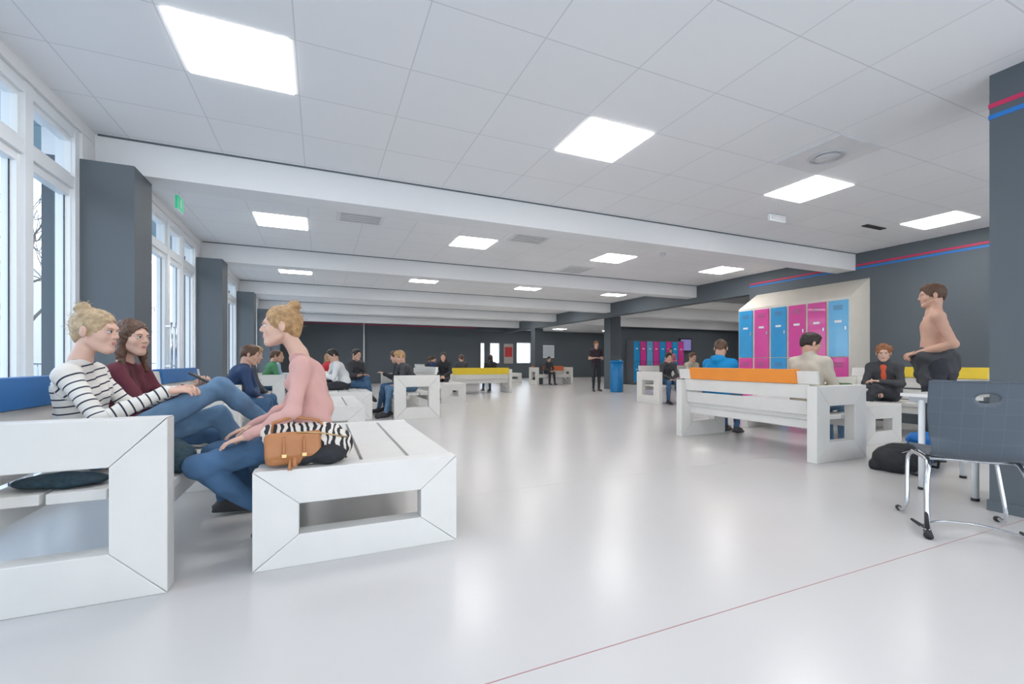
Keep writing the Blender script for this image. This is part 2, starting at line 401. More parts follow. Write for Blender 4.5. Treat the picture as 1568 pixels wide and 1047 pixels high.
    for i in(0,1):
        hd=g['hd'][i] if 'hd' in g else g['wr'][i]-g['el'][i]
        n=(hn[i] if hn else V(0,0,-1)); t=V(0,0,1) if abs(nz(n)[2])<.6 else (-side if i==0 else side)
        hs=(.90 if female else .98)*S
        P=hand_prims(g['wr'][i],hd,n,t,curl[i],hs)
        P.append(cap(g['wr'][i]-nz(g['wr'][i]-g['el'][i])*.05,g['wr'][i]+nz(hd)*.01,.025*hs,.021*hs,.015))
        v,f=sdf_mesh(P,.0033 if lod==0 else .006,.006); mb.add(v,f,skin,True)
    head_build(mb,g['head'],g['face'],g.get('up',V(0,0,1)),nk,hair,haircol,skin,S,.0035 if lod==0 else .0065,None if shirtless else che+V(0,0,.05),lod=lod,female=female)
    if phone is not None:
        R=head_frame(nz(phone[1]),(0,0,1)); mb.box(phone[0],(.07,.009,.14),M_blk,R)
    return mb.make(name)

def pose_sit(x,y,seat,ang,lean=.2,turn=0,S=.96,arms='lap',legs='floor',headdown=.1):
    f=V(math.cos(ang),math.sin(ang),0); s=V(-math.sin(ang),math.cos(ang),0); z=V(0,0,1)
    pel=V(x,y,seat+.095*S)
    sp=math.sin(lean)*f+math.cos(lean)*z
    mid=pel+.19*S*(math.cos(lean*.5)*z+math.sin(lean*.3)*f)-.01*f; nk=pel+.47*S*sp; che=pel+.34*S*sp-.012*f
    hd=nk+S*(.035*f+.135*z)+f*lean*.05
    ha=ang+turn; hf=V(math.cos(ha),math.sin(ha),-headdown)
    sh=[nk-.058*z+sg*.158*S*s+.01*f for sg in(1,-1)]
    kn=[pel+.42*S*f+sg*.10*s-V(0,0,.03) for sg in(1,-1)]
    for k in kn: k[2]=max(k[2],.46*S)
    an=[k+.03*f*sg for k,sg in zip(kn,(3,-1))]
    an=[V(a[0],a[1],.085) for a in an]; toe=[a+.15*f+V(0,0,-.01) for a in an]
    if legs=='cross':
        kn[0]=pel+.42*S*f-.02*s+V(0,0,.10); an[0]=kn[0]+.22*f-.12*s-V(0,0,.30); toe[0]=an[0]+.13*f-V(0,0,.06)
    el=[h-.24*S*z+.07*f+sg*.045*s for h,sg in zip(sh,(1,-1))]
    if arms=='lap': wr=[k-.10*f+V(0,0,.10)-sg*.05*s for k,sg in zip(kn,(1,-1))]; wr=[e+nz(w-e)*.25*S for e,w in zip(el,wr)]
    elif arms=='phone': wr=[e+nz(.8*f-sg*.5*s+.35*z)*.24*S for e,sg in zip(el,(1,-1))]
    elif arms=='fold': wr=[e+nz(.45*f-sg*.9*s+.05*z)*.24*S for e,sg in zip(el,(1,-1))]
    return dict(pelvis=pel,mid=mid,chest=che,neck=nk,head=hd,face=hf,sh=sh,el=el,wr=wr,hip=[pel+sg*.085*S*s for sg in(1,-1)],kn=kn,an=an,toe=toe,up=V(0,0,1))
def pose_stand(x,y,ang,H=1.75,turn=0,arms='front'):
    S=H/1.78; f=V(math.cos(ang),math.sin(ang),0); s=V(-math.sin(ang),math.cos(ang),0); z=V(0,0,1)
    pel=V(x,y,.95*S); mid=pel+.2*S*z; che=pel+.38*S*z; nk=pel+.53*S*z; hd=nk+S*(.02*f+.165*z)
    sh=[nk-.055*S*z+sg*.17*S*s for sg in(1,-1)]
    el=[h-.28*S*z+sg*.07*s-.03*f for h,sg in zip(sh,(1,-1))]
    if arms=='front': wr=[e+nz(.7*f-sg*.45*s+.1*z)*.25*S for e,sg in zip(el,(1,-1))]
    elif arms=='hold':
        el=[h-.27*S*z+sg*.06*s-.10*f for h,sg in zip(sh,(1,-1))]
        wr=[e+nz(.75*f-sg*.42*s-.25*z)*.25*S for e,sg in zip(el,(1,-1))]
    else: wr=[e+nz(.15*f-z)*.25*S for e in el]
    hip=[pel+sg*.09*S*s-.03*z for sg in(1,-1)]; kn=[h-.42*S*z+.02*f+sg*.01*s for h,sg in zip(hip,(1,-1))]
    an=[V(k[0]-.02*f[0],k[1]-.02*f[1],.085) for k in kn]; toe=[a+.15*nz(f+sg*.2*s)-V(0,0,.01) for a,sg in zip(an,(1,-1))]
    ha=ang+turn
    return dict(pelvis=pel,mid=mid,chest=che,neck=nk,head=hd,face=V(math.cos(ha),math.sin(ha),-.08),sh=sh,el=el,wr=wr,hip=hip,kn=kn,an=an,toe=toe,up=z),S

# ------------------------------------------------------------------ room
def simple(name,a,b,m,bevel=0):
    mb=MB(); mb.b2(a,b,m); return mb.make(name,bevel)
XW=-1.75; H=2.93; XR=8.78; XE=20.; YB=25.; YF=21.5; Y0=-3.6
simple('floor',(XW-.3,Y0-.2,-.2),(XE+.2,YB+.3,0),M_floor)
simple('ceiling',(XW-.3,Y0-.2,H),(XE+.2,YB+.3,H+.2),M_ceil)
simple('wall_right',(XR,Y0,0),(XR+.22,7.0,H),M_dark)
for nm,z,m in(('trim_1',2.70,M_red),('trim_2',2.648,M_blue)):
    simple(nm,(XR-.004,Y0,z),(XR,7.0,z+.03),m)
simple('baseboard_right',(XR-.012,Y0,0),(XR,7.0,.08),M_dark)
mb=MB(); mb.b2((4.15,.85,0),(4.75,1.48,H-.0),M_dark); mb.b2((4.146,.846,2.705),(4.754,1.484,2.735),M_red); mb.b2((4.146,.846,2.63),(4.754,1.484,2.66),M_blue)
mb.b2((4.14,.84,0),(4.76,1.49,.07),M_dark)
mb.make('wall_column')
simple('wall_lintel',(XR,7.0,2.5),(XR+.25,YF,H),M_dark)
simple('wall_east',(XE,6,0),(XE+.2,YB,H),M_dark)
simple('wall_side',(XR+.22,6.78,0),(XE,7.0,H),M_dark)
simple('wall_front',(XW,Y0-.2,0),(XR,Y0,.0+.5),M_dark)
mb=MB()
mb.b2((9.75,13.5,0),(10.2,13.9,H),M_dark); mb.make('wall_column.001')
mb=MB(); mb.b2((8.8,17.8,0),(9.2,18.2,2.5),M_dark); mb.make('wall_column.002')
simple('wall_far',(XW,YF,0),(7.3,YF+.25,H),M_dark)
simple('trim_3',(XW,YF-.004,2.70),(7.3,YF,2.735),M_red)
simple('wall_recess',(7.05,YF+.25,0),(7.3,YB,H),M_dark)
mb=MB()
ops=[(8.75,9.05,.1,2.15),(9.35,10.0,.9,2.15),(11.1,12.1,.9,2.2)]
x=7.3
for a,b,z0,z1 in ops:
    mb.b2((x,YB,0),(a,YB+.25,H),M_dark); mb.b2((a,YB,0),(b,YB+.25,z0),M_dark); mb.b2((a,YB,z1),(b,YB+.25,H),M_dark); x=b
mb.b2((x,YB,0),(XE,YB+.25,H),M_dark); mb.make('wall_back')
for i,(a,b,z0,z1) in enumerate(ops):
    mb=MB()
    for p,q in(((a,z0),(a+.05,z1)),((b-.05,z0),(b,z1)),((a,z0),(b,z0+.05)),((a,z1-.05),(b,z1))): mb.b2((p[0],YB+.05,p[1]),(q[0],YB+.13,q[1]),M_frame)
    mb.add([(a,YB+.08,z0),(b,YB+.08,z0),(b,YB+.08,z1),(a,YB+.08,z1)],[(0,1,2,3)],M_glass); mb.make('window_%d'%(i+20))
mb=MB(); mb.b2((12.4,YB-.04,1.25),(13.7,YB-.005,2.05),M_frame); mb.b2((12.45,YB-.05,1.3),(13.65,YB-.04,2.0),mat('whiteboard_surface',(.6,.66,.7),.2)); mb.make('whiteboard')
mb=MB(); mb.b2((10.25,YB-.03,.9),(10.85,YB-.004,2.1),mat('poster_border',(.5,.45,.42),.5)); mb.b2((10.3,YB-.035,1.3),(10.8,YB-.03,1.9),mat('poster_red',(.55,.05,.05),.5)); mb.make('wall_poster')
mb=MB(); mb.tube([(1.85,YF-.08,.0),(1.85,YF-.08,H)],.04,M_frame); mb.make('drain_pipe')
yb=4.86; i=1
while yb<YF:
    simple('trim_beam_%d'%i,(XW,yb,2.63),(XR,yb+.32,H),M_beam)
    simple('trim_shadow_gap_%d'%i,(XW+.02,yb-.012,H-.012),(XR,yb,H),M_dark)
    yb+=3.65; i+=1
for j in range(3): simple('trim_beam_%d'%(20+j),(XR+.25,8.51+3.65*j,2.55),(XE,8.83+3.65*j,H),M_beam)
simple('wall_recess_lintel',(7.3,YF,2.6),(XR+.25,YF+.3,H),M_dark)

# ---------------- left window wall
cols=[1.0,4.65,8.3,11.95,15.6,19.25]
mb=MB()
for k,y in enumerate(cols):
    mb.b2((XW-.25,y,0),(-1.42,y+.42,2.63),M_dark)
mb.make('wall_left_columns')
mb=MB(); mb.b2((XW-.25,Y0,2.84),(XW-.0,YF,H),M_beam); mb.b2((XW-.25,Y0,0),(XW,YF,.06),M_beam)
for y in cols: mb.b2((XW-.25,y,2.63),(XW-.002,y+.42,2.838),M_beam)
mb.b2((XW-.25,19.67,.062),(XW-.001,YF,2.838),M_dark)
mb.make('wall_left')
def win(idx,y0,y1,mull,door=None):
    mb=MB(); fx0,fx1=XW-.14,XW-.02
    def fr(a,b,c,d,t=.0): mb.b2((fx0+t,a,c),(fx1-t,b,d),M_frame)
    fr(y0+.01,y1-.01,2.762,2.838,.005); fr(y0+.01,y1-.01,.062,.138,.005); fr(y0+.01,y1-.01,2.36,2.45,.005)
    ys=[y0]+mull+[y1]
    for j,m in enumerate(ys):
        a=m-.045; b=m+.045
        if j==0: a,b=m+.001,m+.07
        if j==len(ys)-1: a,b=m-.07,m-.001
        fr(a,b,.061,2.839)
    for a,b in zip(ys[:-1],ys[1:]):
        for (c,d,e,f,t) in((a+.043,a+.085,.137,2.362,.025),(b-.085,b-.043,.137,2.362,.025),(a+.044,b-.044,.136,.2,.028),(a+.044,b-.044,2.30,2.363,.028),
                         (a+.043,a+.075,2.447,2.764,.025),(b-.075,b-.043,2.447,2.764,.025),(a+.044,b-.044,2.446,2.48,.028),(a+.044,b-.044,2.73,2.765,.028)):
            fr(c,d,e,f,t)
        mb.quadx(XW-.083,a+.06,b-.06,.16,2.34,M_glass); mb.quadx(XW-.083,a+.06,b-.06,2.46,2.75,M_glass)
        mb.b2((XW-.082,a+.085,.2),(XW-.078,a+.092,2.3),M_blk); mb.b2((XW-.082,b-.092,.2),(XW-.078,b-.085,2.3),M_blk)
    if door:
        for dy in door: mb.tube([(XW+.03,dy,.9),(XW+.03,dy,1.5)],.014,M_steel); mb.box((XW,dy,.95),(.06,.02,.02),M_steel); mb.box((XW,dy,1.45),(.06,.02,.02),M_steel)
    mb.make('window_%d'%idx)
win(1,Y0,1.0,[-2.4,-1.2,0.0])
win(2,1.42,4.65,[2.55,3.98])
win(3,5.07,8.3,[6.0,6.95,7.6],door=[6.86,7.04])
win(4,8.72,11.95,[9.8,10.9]); win(5,12.37,15.6,[13.4,14.5]); win(6,16.02,19.25,[17,18.1]); 
# ---------------- lamps
for jy,y in enumerate([-.4,3.27,6.88,10.5,14.15,17.8]):
    for x in(-.48,2.28,5.03,7.78):
        mb=MB(); mb.b2((x-.31,y-.295,H-.006),(x+.31,y+.295,H-.0005),M_lamp)
        mb.make('ceiling_light_panel')
for x,y in((11.5,10.5),(14.5,10.5),(17.5,10.5),(11.5,14.2),(14.6,14.2),(17.5,14.2),(12,18),(16,18),(9.5,20.2),(10,23),(13,23),(16.5,23)):  # a few of these panels are extra, added to brighten the dark room beyond
    mb=MB(); mb.b2((x-.31,y-.295,H-.006),(x+.31,y+.295,H-.0005),M_lamp); mb.make('ceiling_light_panel')
M_vent=mat('vent_grey',(.74,.75,.76),.5); M_ventd=mat('vent_dark',(.6,.61,.62),.5)
def vent(x,y,round_=True):
    mb=MB(); mb.b2((x-.3,y-.3,H-.012),(x+.3,y+.3,H),M_vent)
    if round_:
        a=[(x+.14*math.cos(t),y+.14*math.sin(t),H-.018) for t in np.linspace(0,2*math.pi,33)]
        mb.tube(a,.012,M_ventd,8,False); mb.tube([(x,y,H-.03),(x,y,H-.012)],.1,M_ventd,24)
    else:
        for i in range(6): mb.b2((x-.25,y-.24+i*.09,H-.02),(x+.25,y-.2+i*.09,H-.012),M_ventd)
    mb.make('ceiling_vent')
vent(4.35,2.65)
for p in((3.0,6.2),(.5,6.2),(4.9,8.0),(2.1,9.6)): vent(*p,False)
mb=MB(); mb.b2((7.05,3.75,H-.012),(7.5,3.83,H),M_blk); mb.make('ceiling_slot')
mb=MB(); mb.box((5.5,3.98,H-.05),(.3,.03,.09),M_frame); mb.box((5.5,3.96,H-.05),(.24,.01,.05),M_vent); mb.make('ceiling_label_sign')
mb=MB(); mb.box((-1.43,5.98,2.74),(.03,.2,.17),M_frame); mb.box((-1.412,5.98,2.74),(.006,.17,.14),mat('exit_green',(.03,.45,.22),.4,emit=(.05,.6,.3),estr=.4)); mb.box((-1.43,5.877,2.74),(.026,.006,.14),MATS['exit_green']); mb.box((-1.408,5.96,2.74),(.004,.04,.09),M_frame); mb.tube([(-1.43,5.98,2.8),(-1.43,5.98,H)],.01,M_frame); mb.make('exit_sign')
for x,y in((1.2,5.9),(5.6,6.2)):
    mb=MB(); mb.tube([(x,y,H-.04),(x,y,H)],.05,M_frame,20); mb.make('smoke_detector')
M_seam=mat('floor_seam',(.42,.22,.22),.5); M_seam2=mat('floor_seam_light',(.5,.48,.47),.5)
simple('trim_floor_seam_1',(-1.7,1.298,0),(4.15,1.302,.0008),M_seam)
simple('trim_floor_seam_2',(.75,3.2,0),(4.4,3.2025,.0006),M_seam2)

# ------------------------------------------------------------------ benches
def frame4(mb,y0,t,W,Hh,bx,bt,bb,m):
    O=[(0,0),(W,0),(W,Hh),(0,Hh)]; I=[(bx,bb),(W-bx,bb),(W-bx,Hh-bt),(bx,Hh-bt)]
    g=.0012
    for i in range(4):
        j=(i+1)%4; q=[O[i],O[j],I[j],I[i]]; c=np.mean(q,axis=0)
        q=[(p[0]+(c[0]-p[0])*g*4,p[1]) if i in(0,2) else (p[0],p[1]+(c[1]-p[1])*g*4) for p in q]
        mb.prism([(p[0],y0,p[1]) for p in q],(0,1,0),t,m)
def xform(x,y,rot):
    c,s=math.cos(rot),math.sin(rot); R=np.array([[c,-s,0],[s,c,0],[0,0,1]])
    return lambda v: v@R.T+V(x,y,0)
def low_bench(x,y,rot=0,W=1.0,L=1.7,Hh=.475,name='slatted_bench'):
    mb=MB(); t=.1
    frame4(mb,0,t,W,Hh,.2,.17,.155,M_white); frame4(mb,L-t,t,W,Hh,.2,.17,.155,M_white)
    n=4; g=.018; w=(W-.02-g*(n-1))/n
    for i in range(n):
        a=.01+i*(w+g); mb.b2((a,t+.002,Hh-.045),(a+w,L-t-.002,Hh-.002),M_slat)
    for a in(.03,W-.07): mb.b2((a,t,Hh-.14),(a+.04,L-t,Hh-.047),M_slat)
    mb.b2((W/2-.02,t,Hh-.14),(W/2+.02,L-t,Hh-.047),M_slat)
    return mb.make(name,.003,xform(x,y,rot))
def arm_bench(x,y,rot=0,W=.8,L=1.85,pad=None,Hh=.76,name='bench_with_armrests',pads=(.12,.88),low=False):
    mb=MB(); t=.1; b=.2
    frame4(mb,0,t,W,Hh,b,b,b,M_white); frame4(mb,L-t,t,W,Hh,b,b,b,M_white)
    n=3; g=.02; x0=.14; w=(W-.02-x0-g*(n-1))/n
    for i in range(n):
        a=x0+i*(w+g); mb.b2((a,t+.002,.405),(a+w,L-t-.002,.45),M_slat)
    for a in(x0+.02,W-.09): mb.b2((a,t,.31),(a+.04,L-t,.403),M_slat)
    def slab(z0,z1,th,m,y0,y1,off=0):
        xa=lambda z: .10-(z-.45)*.16+off
        mb.prism([(xa(z0),y0,z0),(xa(z0)+th,y0,z0),(xa(z1)+th,y0,z1),(xa(z1),y0,z1)],(0,1,0),y1-y0,m)
    slab(.46,.60,.035,M_slat,t+.003,L-t-.003)
    if low: slab(.60,.81,.075,pad,t+.003,L-t-.003,-.02)
    else:
        slab(.625,.772,.035,M_white,t+.003,L-t-.003)
        slab(.775,.905,.035,M_white,.02,L-.02)
        if pad: slab(.775,.925,.075,pad,L*pads[0],L*pads[1],-.02)
    return mb.make(name,.004,xform(x,y,rot))
P_or=mat('orange_vinyl',(.90,.30,.04),.45); P_bl=mat('blue_vinyl',(.03,.16,.42),.45); P_ye=mat('yellow_vinyl',(.85,.62,.04),.45); P_rd=mat('red_orange_vinyl',(.7,.16,.05),.45)
low_bench(-.295,2.42)
arm_bench(-1.407,2.36,0,pad=P_bl,pads=(.03,.6))
arm_bench(4.46,2.81,0,pad=P_or,L=1.87)
low_bench(5.98,3.2,0,W=.75,L=1.7)
arm_bench(7.97,4.45,math.pi,pad=P_ye)
arm_bench(-1.55,5.3,0,pad=P_bl)
low_bench(-.3,5.6,0,W=.8,L=1.7)
arm_bench(1.98,9.7,math.pi)
low_bench(.12,8.1,0,W=.72,L=1.8)
low_bench(2.7,10.5,0,W=.6,L=1.7)
arm_bench(5.75,13.3,math.pi/2,pad=P_ye,L=2.1,low=True)
arm_bench(8.6,18.0,-math.pi/2,pad=P_rd,L=1.8,low=True)
low_bench(8.0,19.0,0,W=.7)
arm_bench(7.25,8.95,-math.pi/2)
arm_bench(-.3,12.2,0,pad=P_or)
arm_bench(-1.4,9.2,0,pad=P_ye)
arm_bench(3.6,16.9,0)

# ------------------------------------------------------------------ lockers
def lockers(x,y,rot,n,w,D,Hh,cols,name='lockers',slope=.35,tiers=2,z0=.1,base=M_cream):
    mb=MB(); W=n*w
    mb.b2((0,.02,0),(W,D,Hh),base)
    mb.prism([(0,.02,Hh),(0,D,Hh),(0,D,Hh+slope)],(1,0,0),W,base)
    th=(Hh-z0-.04)/tiers
    for i in range(n):
        for j in range(tiers):
            c=cols[(i+j*n)%len(cols)]
            a=(i*w+.025,z0+j*th+.008); b=((i+1)*w-.025,z0+(j+1)*th-.008)
            mb.b2((a[0],0,a[1]),(b[0],.022,b[1]),c)
            for kx in range(3): mb.b2((a[0]+.08,-.002,b[1]-.1-kx*.03),(b[0]-.08,.0,b[1]-.09-kx*.03),M_dark)
            mb.b2((b[0]-.045,-.012,(a[1]+b[1])/2-.03),(b[0]-.02,.0,(a[1]+b[1])/2+.03),M_steel)
            mb.b2((a[0]+.1,-.003,(a[1]+b[1])/2+.1),(b[0]-.1,0,(a[1]+b[1])/2+.14),M_frame)
    return mb.make(name,.003,xform(x,y,rot))
lockers(8.2,6.81,-math.pi/2,6,.363,.575,2.11,[M_lp,M_lp,M_lb,M_lp,M_lb,M_lp, M_lb,M_lp,M_lb,M_lp,M_lp,M_lb2])
lockers(12.55,15.7,0,8,.36,.5,1.95,[M_lb,M_lp,M_lb2,M_lp,M_lb,M_lp,M_lb,M_lp],slope=.03,base=mat('locker_body_dark',(.12,.13,.15),.5))
simple('wall_locker_niche',(12.3,16.25,0),(19.5,16.4,H),M_dark)
mb=MB(); mb.b2((15.6,16.12,1.5),(16.3,16.2,2.1),M_blk); mb.b2((15.64,16.11,1.54),(16.26,16.12,2.06),mat('screen',(.1,.12,.3),.2,emit=(.25,.2,.45),estr=.6)); mb.b2((15.9,16.2,1.7),(16.0,16.25,1.9),M_blk); mb.make('wall_television')

mb=MB(); M_bin=mat('blue_bin_plastic',(.01,.20,.50),.35)
mb.tube([(9.05,12.2,0),(9.05,12.2,.03),(9.05,12.2,.98)],[.2,.205,.22],M_bin,28); mb.tube([(9.05,12.2,.98),(9.05,12.2,1.02),(9.05,12.2,1.06)],[.232,.232,.16],M_bin,28); mb.ell((9.05,12.2,1.06),(.12,.12,.01),M_blk)
mb.make('litter_bin')

# ------------------------------------------------------------------ school chair
def chair(cx,cy,ang,name='school_chair'):
    f=V(math.cos(ang),math.sin(ang),0); s=V(-math.sin(ang),math.cos(ang),0)
    q=lambda a,b,z: V(cx,cy,0)+a*f+b*s+V(0,0,z)
    prof=[(.235,.425),(.22,.452),(.15,.458),(.05,.448),(-.05,.44),(-.12,.445),(-.165,.475),(-.19,.53),(-.205,.60),(-.222,.70),(-.24,.80),(-.252,.875),(-.262,.895)]
    pr=[]; 
    for i in range(len(prof)-1):
        for t in np.linspace(0,1,8,endpoint=False): 
            p0=prof[max(i-1,0)];p1=prof[i];p2=prof[i+1];p3=prof[min(i+2,len(prof)-1)]
            pr.append([.5*(2*p1[k]+(p2[k]-p0[k])*t+(2*p0[k]-5*p1[k]+4*p2[k]-p3[k])*t*t+(3*p1[k]-p0[k]-3*p2[k]+p3[k])*t**3) for k in(0,1)])
    pr.append(prof[-1]); pr=np.array(pr); n=len(pr); nu=61
    arc=np.concatenate([[0],np.cumsum(np.linalg.norm(np.diff(pr,axis=0),axis=1))])
    vs=[];uv=[];HW=[]
    for i in range(n):
        a,z=pr[i]; back=max(0,min(1,(z-.47)/.1)) 
        hw=.21 if z<.46 else .205+.03*min(1,(z-.46)/.25)
        if i>n-7: hw-=.022*((i-(n-7))/6)**2
        if i<6: hw-=.03*((6-i)/6)**2
        for j in range(nu):
            u=-1+2*j/(nu-1); cv=.04*u*u
            vs.append([a+cv*back, u*hw, z+(1-back)*.018*u*u]); uv.append((u*hw+.5,arc[i])); HW.append(hw)
    vs=np.array(vs); ra,rb=.05,.027
    kk=int(np.argmin(np.abs(pr[:,1]-.80))); hz=arc[kk]
    uvn=np.array(uv); rad=np.sqrt(((uvn[:,0]-.5)/ra)**2+((uvn[:,1]-hz)/rb)**2)
    faces=[];rem=set()
    for i in range(n-1):
        for j in range(nu-1):
            q4=[i*nu+j,i*nu+j+1,(i+1)*nu+j+1,(i+1)*nu+j]
            if min(rad[k] for k in q4)<1: rem.update(q4); continue
            faces.append(q4)
    used=sorted(set(i for f_ in faces for i in f_))
    for k in used:
        if k in rem:   # rim of the handle opening: pull onto the ellipse
            nb=(uvn[k,0]-.5)/rad[k]; nv=hz+(uvn[k,1]-hz)/rad[k]
            vs[k]=[np.interp(nv,arc,pr[:,0])+.04*(nb/HW[k])**2,nb,np.interp(nv,arc,pr[:,1])]
    W=np.array([q(*p) for p in vs]); o=V(cx,cy,0)
    mp={k:i for i,k in enumerate(used)}
    me=bpy.data.meshes.new('seat_shell'); me.from_pydata([tuple(W[k]-o) for k in used],[],[[mp[k] for k in f_] for f_ in faces])
    ul=me.uv_layers.new(name='UVMap')
    for l in me.loops: ul.data[l.index].uv=uv[used[l.vertex_index]]
    for p in me.polygons: p.use_smooth=True
    me.materials.append(mat_shell())
    e=bpy.data.objects.new(name,None); e.location=o; bpy.context.scene.collection.objects.link(e)
    ob=bpy.data.objects.new('seat_shell',me); bpy.context.scene.collection.objects.link(ob); ob.parent=e
    so=ob.modifiers.new('s','SOLIDIFY'); so.thickness=.012; so.offset=0
    mb=MB(); r=.011
    def bez(P,k=10):
        out=[]; P=[V(*p) for p in P]
        for i in range(len(P)-1):
            p0=P[max(i-1,0)];p1=P[i];p2=P[i+1];p3=P[min(i+2,len(P)-1)]
            for t in np.linspace(0,1,k,endpoint=False): out.append(.5*(2*p1+(p2-p0)*t+(2*p0-5*p1+4*p2-p3)*t*t+(3*p1-p0-3*p2+p3)*t**3))
        out.append(P[-1]); return out
    for b in(-.2,.2):
        mb.tube(bez([q(.19,b,.42),q(.24,b*1.05,.38),q(.22,b*1.1,.25),q(.19,b*1.15,.1),q(.22,b*1.2,.035),q(.30,b*1.2,.02)]),r,M_steel)
        mb.tube(bez([q(.19,b,.425),q(.0,b,.425),q(-.08,b,.40),q(-.13,b*1.1,.28),q(-.17,b*1.15,.1),q(-.22,b*1.2,.02)]),r*1.25,M_steel)
        mb.tube([q(.3,b*1.2,.018),q(.33,b*1.2,.016)],.016,M_blk); mb.tube([q(-.26,b*1.22,.018),q(-.19,b*1.17,.03)],.019,M_blk)
        mb.ell(q(-.235,b*1.22,.018),.02,M_blk); mb.tube([q(-.15,b*1.14,.16),q(-.21,b*1.2,.05),q(-.12,b*1.16,.03),q(.05,b*1.2,.02)],[.008,.012,.012,.008],M_blk)
    mb.tube(bez([q(-.2,-.235,.03),q(-.1,-.235,.028),q(.05,-.1,.03),q(.05,.1,.03),q(-.1,.235,.028),q(-.2,.235,.03)]),.006,M_steel)
    mb.tube([q(.0,-.2,.42),q(0,.2,.42)],r,M_steel)
    fr=mb.make('frame',origin=o); fr.parent=e; fr.location=(0,0,0)
chair(3.5,1.34,math.atan2(.35,.43))
mb=MB(); mb.b2((4.29,1.56,.725),(5.15,2.05,.75),mat('table_laminate',(.82,.82,.80),.3)); mb.b2((4.33,1.6,.68),(5.11,2.01,.723),M_steel)
for x,y in((4.335,1.93),(4.335,1.62),(5.09,1.62),(5.09,1.98)): mb.tube([(x,y,.0),(x,y,.7)],.021,M_frame); mb.tube([(x,y,0),(x,y,.02)],.024,M_blk)
mb.make('school_table')

# ------------------------------------------------------------------ bags
def sdf_obj(name,groups,vox=.006,extra=None):
    mb=MB()
    for P,m,k,nzv in groups:
        v,f=sdf_mesh(P,vox,k,nzv); mb.add(v,f,m,True)
    if extra: extra(mb)
    return mb.make(name)
M_leather=mat('tan_leather',(.48,.20,.075),.45,bump=.1,bscale=60); M_zeb=mat_zebra('zebra_fabric')
M_black=mat('black_fabric',(.02,.021,.025),.75,bump=.2); M_brass=mat('brass',(.6,.42,.2),.3,metal=1)
Rt=head_frame(V(.15,-1,.12),(0,0,1))
cz=V(-.125,2.49,.565)
def hb(mb):
    q=lambda x,y,z: cz+Rt@V(x,y,z)
    for sx in(-.045,.045):
        mb.tube([q(sx,.045,.06),q(sx,.058,.03),q(sx,.06,-.02),q(sx,.055,-.045)],.006,M_leather,8); mb.box(q(sx,.062,-.03),(.02,.006,.016),M_brass,Rt)
    mb.tube([cz+V(-.10,.05,.06),cz+V(-.09,.03,.13),cz+V(0.0,.04,.155),cz+V(.12,.05,.13),cz+V(.16,.05,.06)],.008,M_leather,8)
    mb.tube([q(.0,.07,-.04),q(.0,.075,-.085)],[.006,.013],M_leather,8); mb.tube([q(.02,.07,-.05),q(.022,.075,-.10)],[.005,.01],M_leather,8)
    mb.tube([cz+V(.02,-.03,.085),cz+V(.13,-.03,.075),cz+V(.26,.0,.04)],.004,M_brass,6)
sdf_obj('handbag',[([rbx(cz,(.125,.042,.08),.04,Rt),rbx(cz+Rt@V(0,.028,.018),(.128,.022,.065),.02,Rt,.006)],M_leather,.01,(.0015,40)),
  ([elp(cz+V(.10,.07,.015),(.18,.075,.105),head_frame(V(0,-1,0))),elp(cz+V(.2,.05,-.01),(.08,.06,.085)),elp(cz+V(-.06,.08,.06),(.09,.05,.08))],M_zeb,.04,(.004,38)),
  ([elp(cz+V(.17,-.01,-.04),(.085,.05,.05)),elp(cz+V(.06,.0,-.05),(.06,.04,.035))],M_black,.03,(.003,50))],.0045,hb)
bp=V(4.96,2.38,0)
def bpx(mb):
    mb.tube([bp+V(-.2,-.1,.1),bp+V(-.27,-.2,.04),bp+V(-.2,-.27,.012),bp+V(-.05,-.25,.03),bp+V(.05,-.17,.12)],.012,M_black,8)
    mb.tube([bp+V(.1,-.14,.2),bp+V(.22,-.2,.1),bp+V(.3,-.16,.02),bp+V(.32,0,.02)],.012,M_black,8)
    mb.tube([bp+V(-.2,-.12,.19),bp+V(0,-.16,.22),bp+V(.2,-.12,.18)],.004,M_steel,6)
sdf_obj('backpack',[([elp(bp+V(0,0,.115),(.27,.16,.125)),elp(bp+V(-.1,-.06,.09),(.17,.12,.095)),elp(bp+V(.15,-.04,.1),(.13,.13,.11)),rbx(bp+V(0,0,.045),(.24,.14,.045),.04)],M_black,.04,(.006,26))],.007,bpx)
M_bb=mat('blue_jacket_fabric',(.01,.17,.55),.6)
sdf_obj('blue_sports_bag',[([elp((5.40,2.42,.12),(.15,.11,.13)),elp((5.38,2.40,.25),(.16,.10,.07)),elp((5.28,2.36,.26),(.09,.08,.06))],M_bb,.04,(.006,30))],.008)
M_gr=mat('green_bag_fabric',(.08,.16,.05),.7)
sdf_obj('green_bag',[([rbx((6.25,3.65,.60),(.17,.14,.12),.07),elp((6.2,3.55,.56),(.14,.1,.08))],M_gr,.03,(.005,30)),([rbx((6.25,3.51,.56),(.06,.03,.04),.02)],mat('red_patch',(.6,.08,.03),.6),.01,None)],.008)
M_teal=mat('dark_teal_print',(.02,.05,.07),.7,var=.6,vscale=60)
sdf_obj('shoulder_bag',[([elp((-.69,2.72,.535),(.10,.09,.08)),elp((-.64,2.68,.52),(.07,.06,.065))],M_teal,.03,(.004,40))],.006)
sdf_obj('folded_coat',[([elp((-1.08,2.60,.478),(.13,.09,.028)),elp((-.98,2.58,.475),(.1,.07,.024))],M_teal,.03,(.003,40))],.006)
